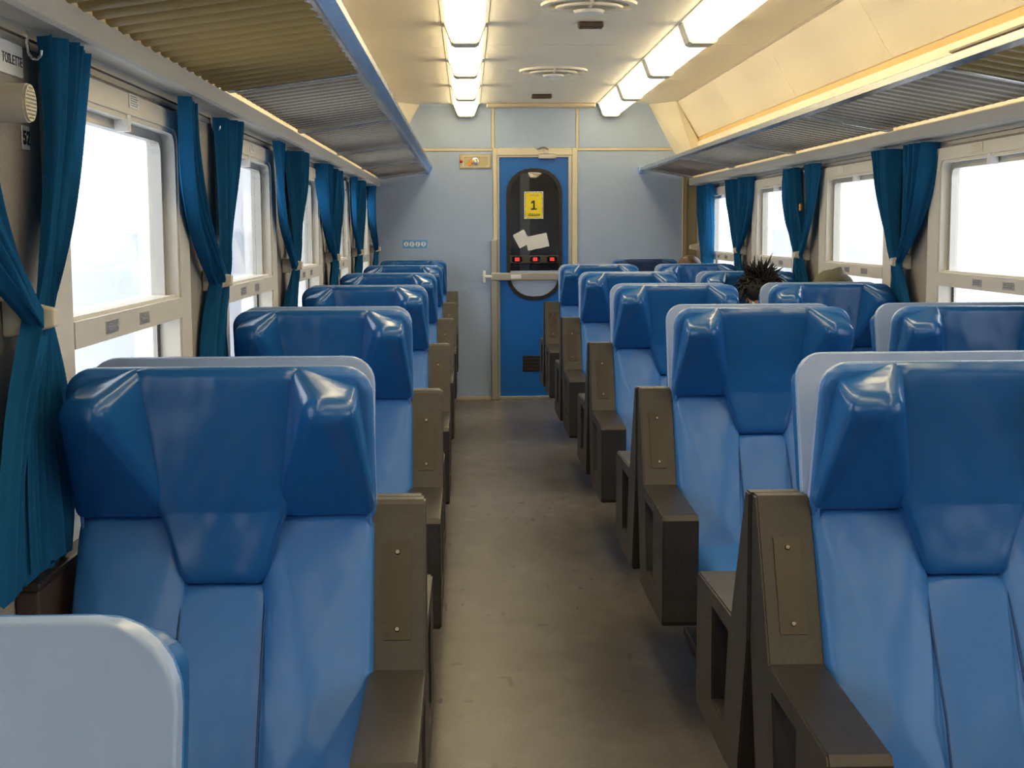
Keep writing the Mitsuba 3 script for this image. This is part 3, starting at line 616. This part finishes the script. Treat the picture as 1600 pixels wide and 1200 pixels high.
# ------------------------------------------------------------------ people (seated; mostly hidden by the seats)
def person(x, yc, face, label, head, look, jacket, hair, hair_kind, tilt):
    """head: top-of-neck point in local coords (faces -y); look: unit direction of the face."""
    t = thing('person', label, 'person', None)
    tw = T().translate([x, yc, 0])
    if face > 0: tw = tw @ T().rotate([0, 0, 1], 180)
    h = np.array(head, float); f = np.array(look, float); f /= np.linalg.norm(f)
    up = np.array([0, 0, 1.0]) - f * f[2]; up /= np.linalg.norm(up); rt = np.cross(f, up)
    Hc = h + up * .095 + f * .02
    W = lambda a, b, c: Hc + rt * a + up * b + f * c
    hip, chest, neck = np.array((0, -.37, .60)), np.array((0, -.30, .90)), np.array(h) - up * .05
    bones = [[(s * .11, hip[1], hip[2], .10) for s in (-1, 1)] + [(s * .12, -.33, .74, .10) for s in (-1, 1)],
             [(s * .12, -.33, .74, .10) for s in (-1, 1)] + [(s * .15, chest[1], chest[2] + .02, .085) for s in (-1, 1)],
             [(0, chest[1], chest[2] + .08, .06), (*h, .05)], [(*h, .05), (*W(0, -.03, -.01), .055)]]
    legs, arms, hands = [], [], []
    for s in (-1, 1):
        legs += [[(s * .10, hip[1], .585, .085), (s * .11, -.80, .56, .06)], [(s * .11, -.80, .56, .058), (s * .11, -.78, .10, .04)], [(s * .11, -.77, .055, .04), (s * .115, -.885, .045, .032)]]
        sh, el, wr = (s * .20, -.30, .91), (s * .25, -.38, .66), (s * .10, -.60, .64)
        arms += [[(*sh, .06), (*el, .045)], [(*el, .045), (*wr, .03)]]
        hands += [[(*wr, .028), (s * .06, -.655, .63, .024), (s * .075, -.67, .645, .02)]]
        for q in range(4): hands.append([(s * (.085 - .018 * q), -.665, .64, .009), (s * (.07 - .018 * q), -.70, .645 - .004 * q, .0085), (s * (.055 - .014 * q), -.715, .625, .008)])
        hands.append([(s * .09, -.63, .645, .011), (s * .085, -.66, .668, .009)])
    skull = [[(*W(0, .03, -.025), .085), (*W(0, .035, .02), .078)], [(*W(0, .0, .03), .07), (*W(0, -.085, .055), .032), (*W(s_ := .0, -.04, .03), .062)],
             [(*W(0, .005, .092), .008), (*W(0, -.03, .112), .011), (*W(.012, -.033, .10), .008), (*W(-.012, -.033, .10), .008)],
             [(*W(-.02, -.063, .088), .006), (*W(.02, -.063, .088), .006), (*W(0, -.063, .094), .007)]]
    for s in (-1, 1): skull.append([(*W(s * .08, .0, -.01), .014), (*W(s * .083, -.035, 0), .009)])
    body = m3.Manifold()
    for b in bones + legs + arms + hands + skull: body = body + hull(b, q=1)
    bm = arr(body.refine_to_length(.02)); trimesh.smoothing.filter_taubin(bm, .5, .53, 4)
    add(t + '__body', P(bm, 'm_skin', True), None, tw=tw)
    def grow(bs, g):
        o = m3.Manifold()
        for b in bs: o = o + hull([(p[0], p[1], p[2], p[3] + g) for p in b], q=1)
        q = arr(o.refine_to_length(.025)); trimesh.smoothing.filter_taubin(q, .5, .53, 6); return q
    add(t + '__jacket', P(grow(bones[:2] + [[(0, chest[1], chest[2] + .08, .06), (*(h - up * .03), .045)]] + arms, .014), jacket, True), None, tw=tw)
    add(t + '__trousers', P(grow([l for i, l in enumerate(legs) if i % 3 < 2], .012), 'm_trousers', True), None, tw=tw)
    for s in (0, 1): add(t + '__shoe', P(grow([legs[2 + 3 * s]], .012), 'm_dark', True), None, tw=tw)
    for s in (-1, 1): add(t + '__eye', P(arr(hull([(*W(s * .031, .012, .078), .0125)], q=2)), 'm_eye', True), None, tw=tw)
    r = np.random.default_rng(int(abs(x) * 1000))
    if hair_kind == 'hood':
        hd = hull([(*W(0, .02, -.03), .098), (*W(0, .045, .03), .088), (*W(0, -.09, -.05), .09)], q=2) - hull([(*W(0, -.02, .10), .085), (*W(0, -.02, .2), .085)], q=2) + hull([(*W(.03, .13, -.03), .010), (*W(-.05, .08, .03), .03), (*W(.03, .08, .03), .03), (*W(.0, .06, -.09), .03)], q=1)
        q = arr(hd.refine_to_length(.02)); trimesh.smoothing.filter_taubin(q, .5, .53, 3)
        add(t + '__hood', P(q, 'm_olive', True), None, tw=tw)
    else:
        capm = hull([(*W(0, .045, -.03), .094), (*W(0, .055, .015), .084), (*W(0, -.03, -.06), .075)], q=2) - hull([(*W(0, -.06, .12), .09), (*W(0, -.02, .16), .09)], q=2)
        parts = [arr(capm)]
        if hair_kind == 'spiky':
            for i in range(300):
                a = r.uniform(-3.14, 3.14); e = r.uniform(-.3, 1.5)
                if abs(a) > 2.3 and e < .55: continue
                d = rt * math.sin(a) * math.cos(e) - f * math.cos(a) * math.cos(e) + up * math.sin(e)
                p0 = W(0, .045, -.02) + d * .085; ln = r.uniform(.035, .085) * (1.5 if r.random() < .15 else 1)
                droop = np.array([0, 0, -1.0]) * (.05 if e < .5 else -.005)
                j = r.normal(0, .35, 3)
                dd = d + j; dd /= np.linalg.norm(dd)
                pts = [p0, p0 + dd * ln * .5, p0 + dd * ln + droop * r.uniform(.3, 1.2)]
                parts.append(tube(pts, [.010, .007, .001], 5))
        add(t + '__hair', P(cat(*parts), hair, True if hair_kind == 'spiky' else 40), None, tw=tw)
    return t
person(1.675, UNIT(4), -1, 'person with spiky dark hair bowing their head in a seat by the right windows', (0.02, -.30, 1.03), (-.25, -.75, -.55), 'm_jacket', 'm_hair', 'spiky', 0)
person(1.735, UNIT(3), 1, 'person in an olive hood seen just above the seat tops at the right windows', (-.04, -.27, 1.06), (.1, -1, -.15), 'm_olive', 'm_hair', 'hood', 0)
person(1.66, UNIT(5), 1, 'person with brown hair whose crown shows over the far right seats', (0, -.28, 1.05), (0, -1, -.1), 'm_shirt', 'm_hair_brown', 'short', 0)
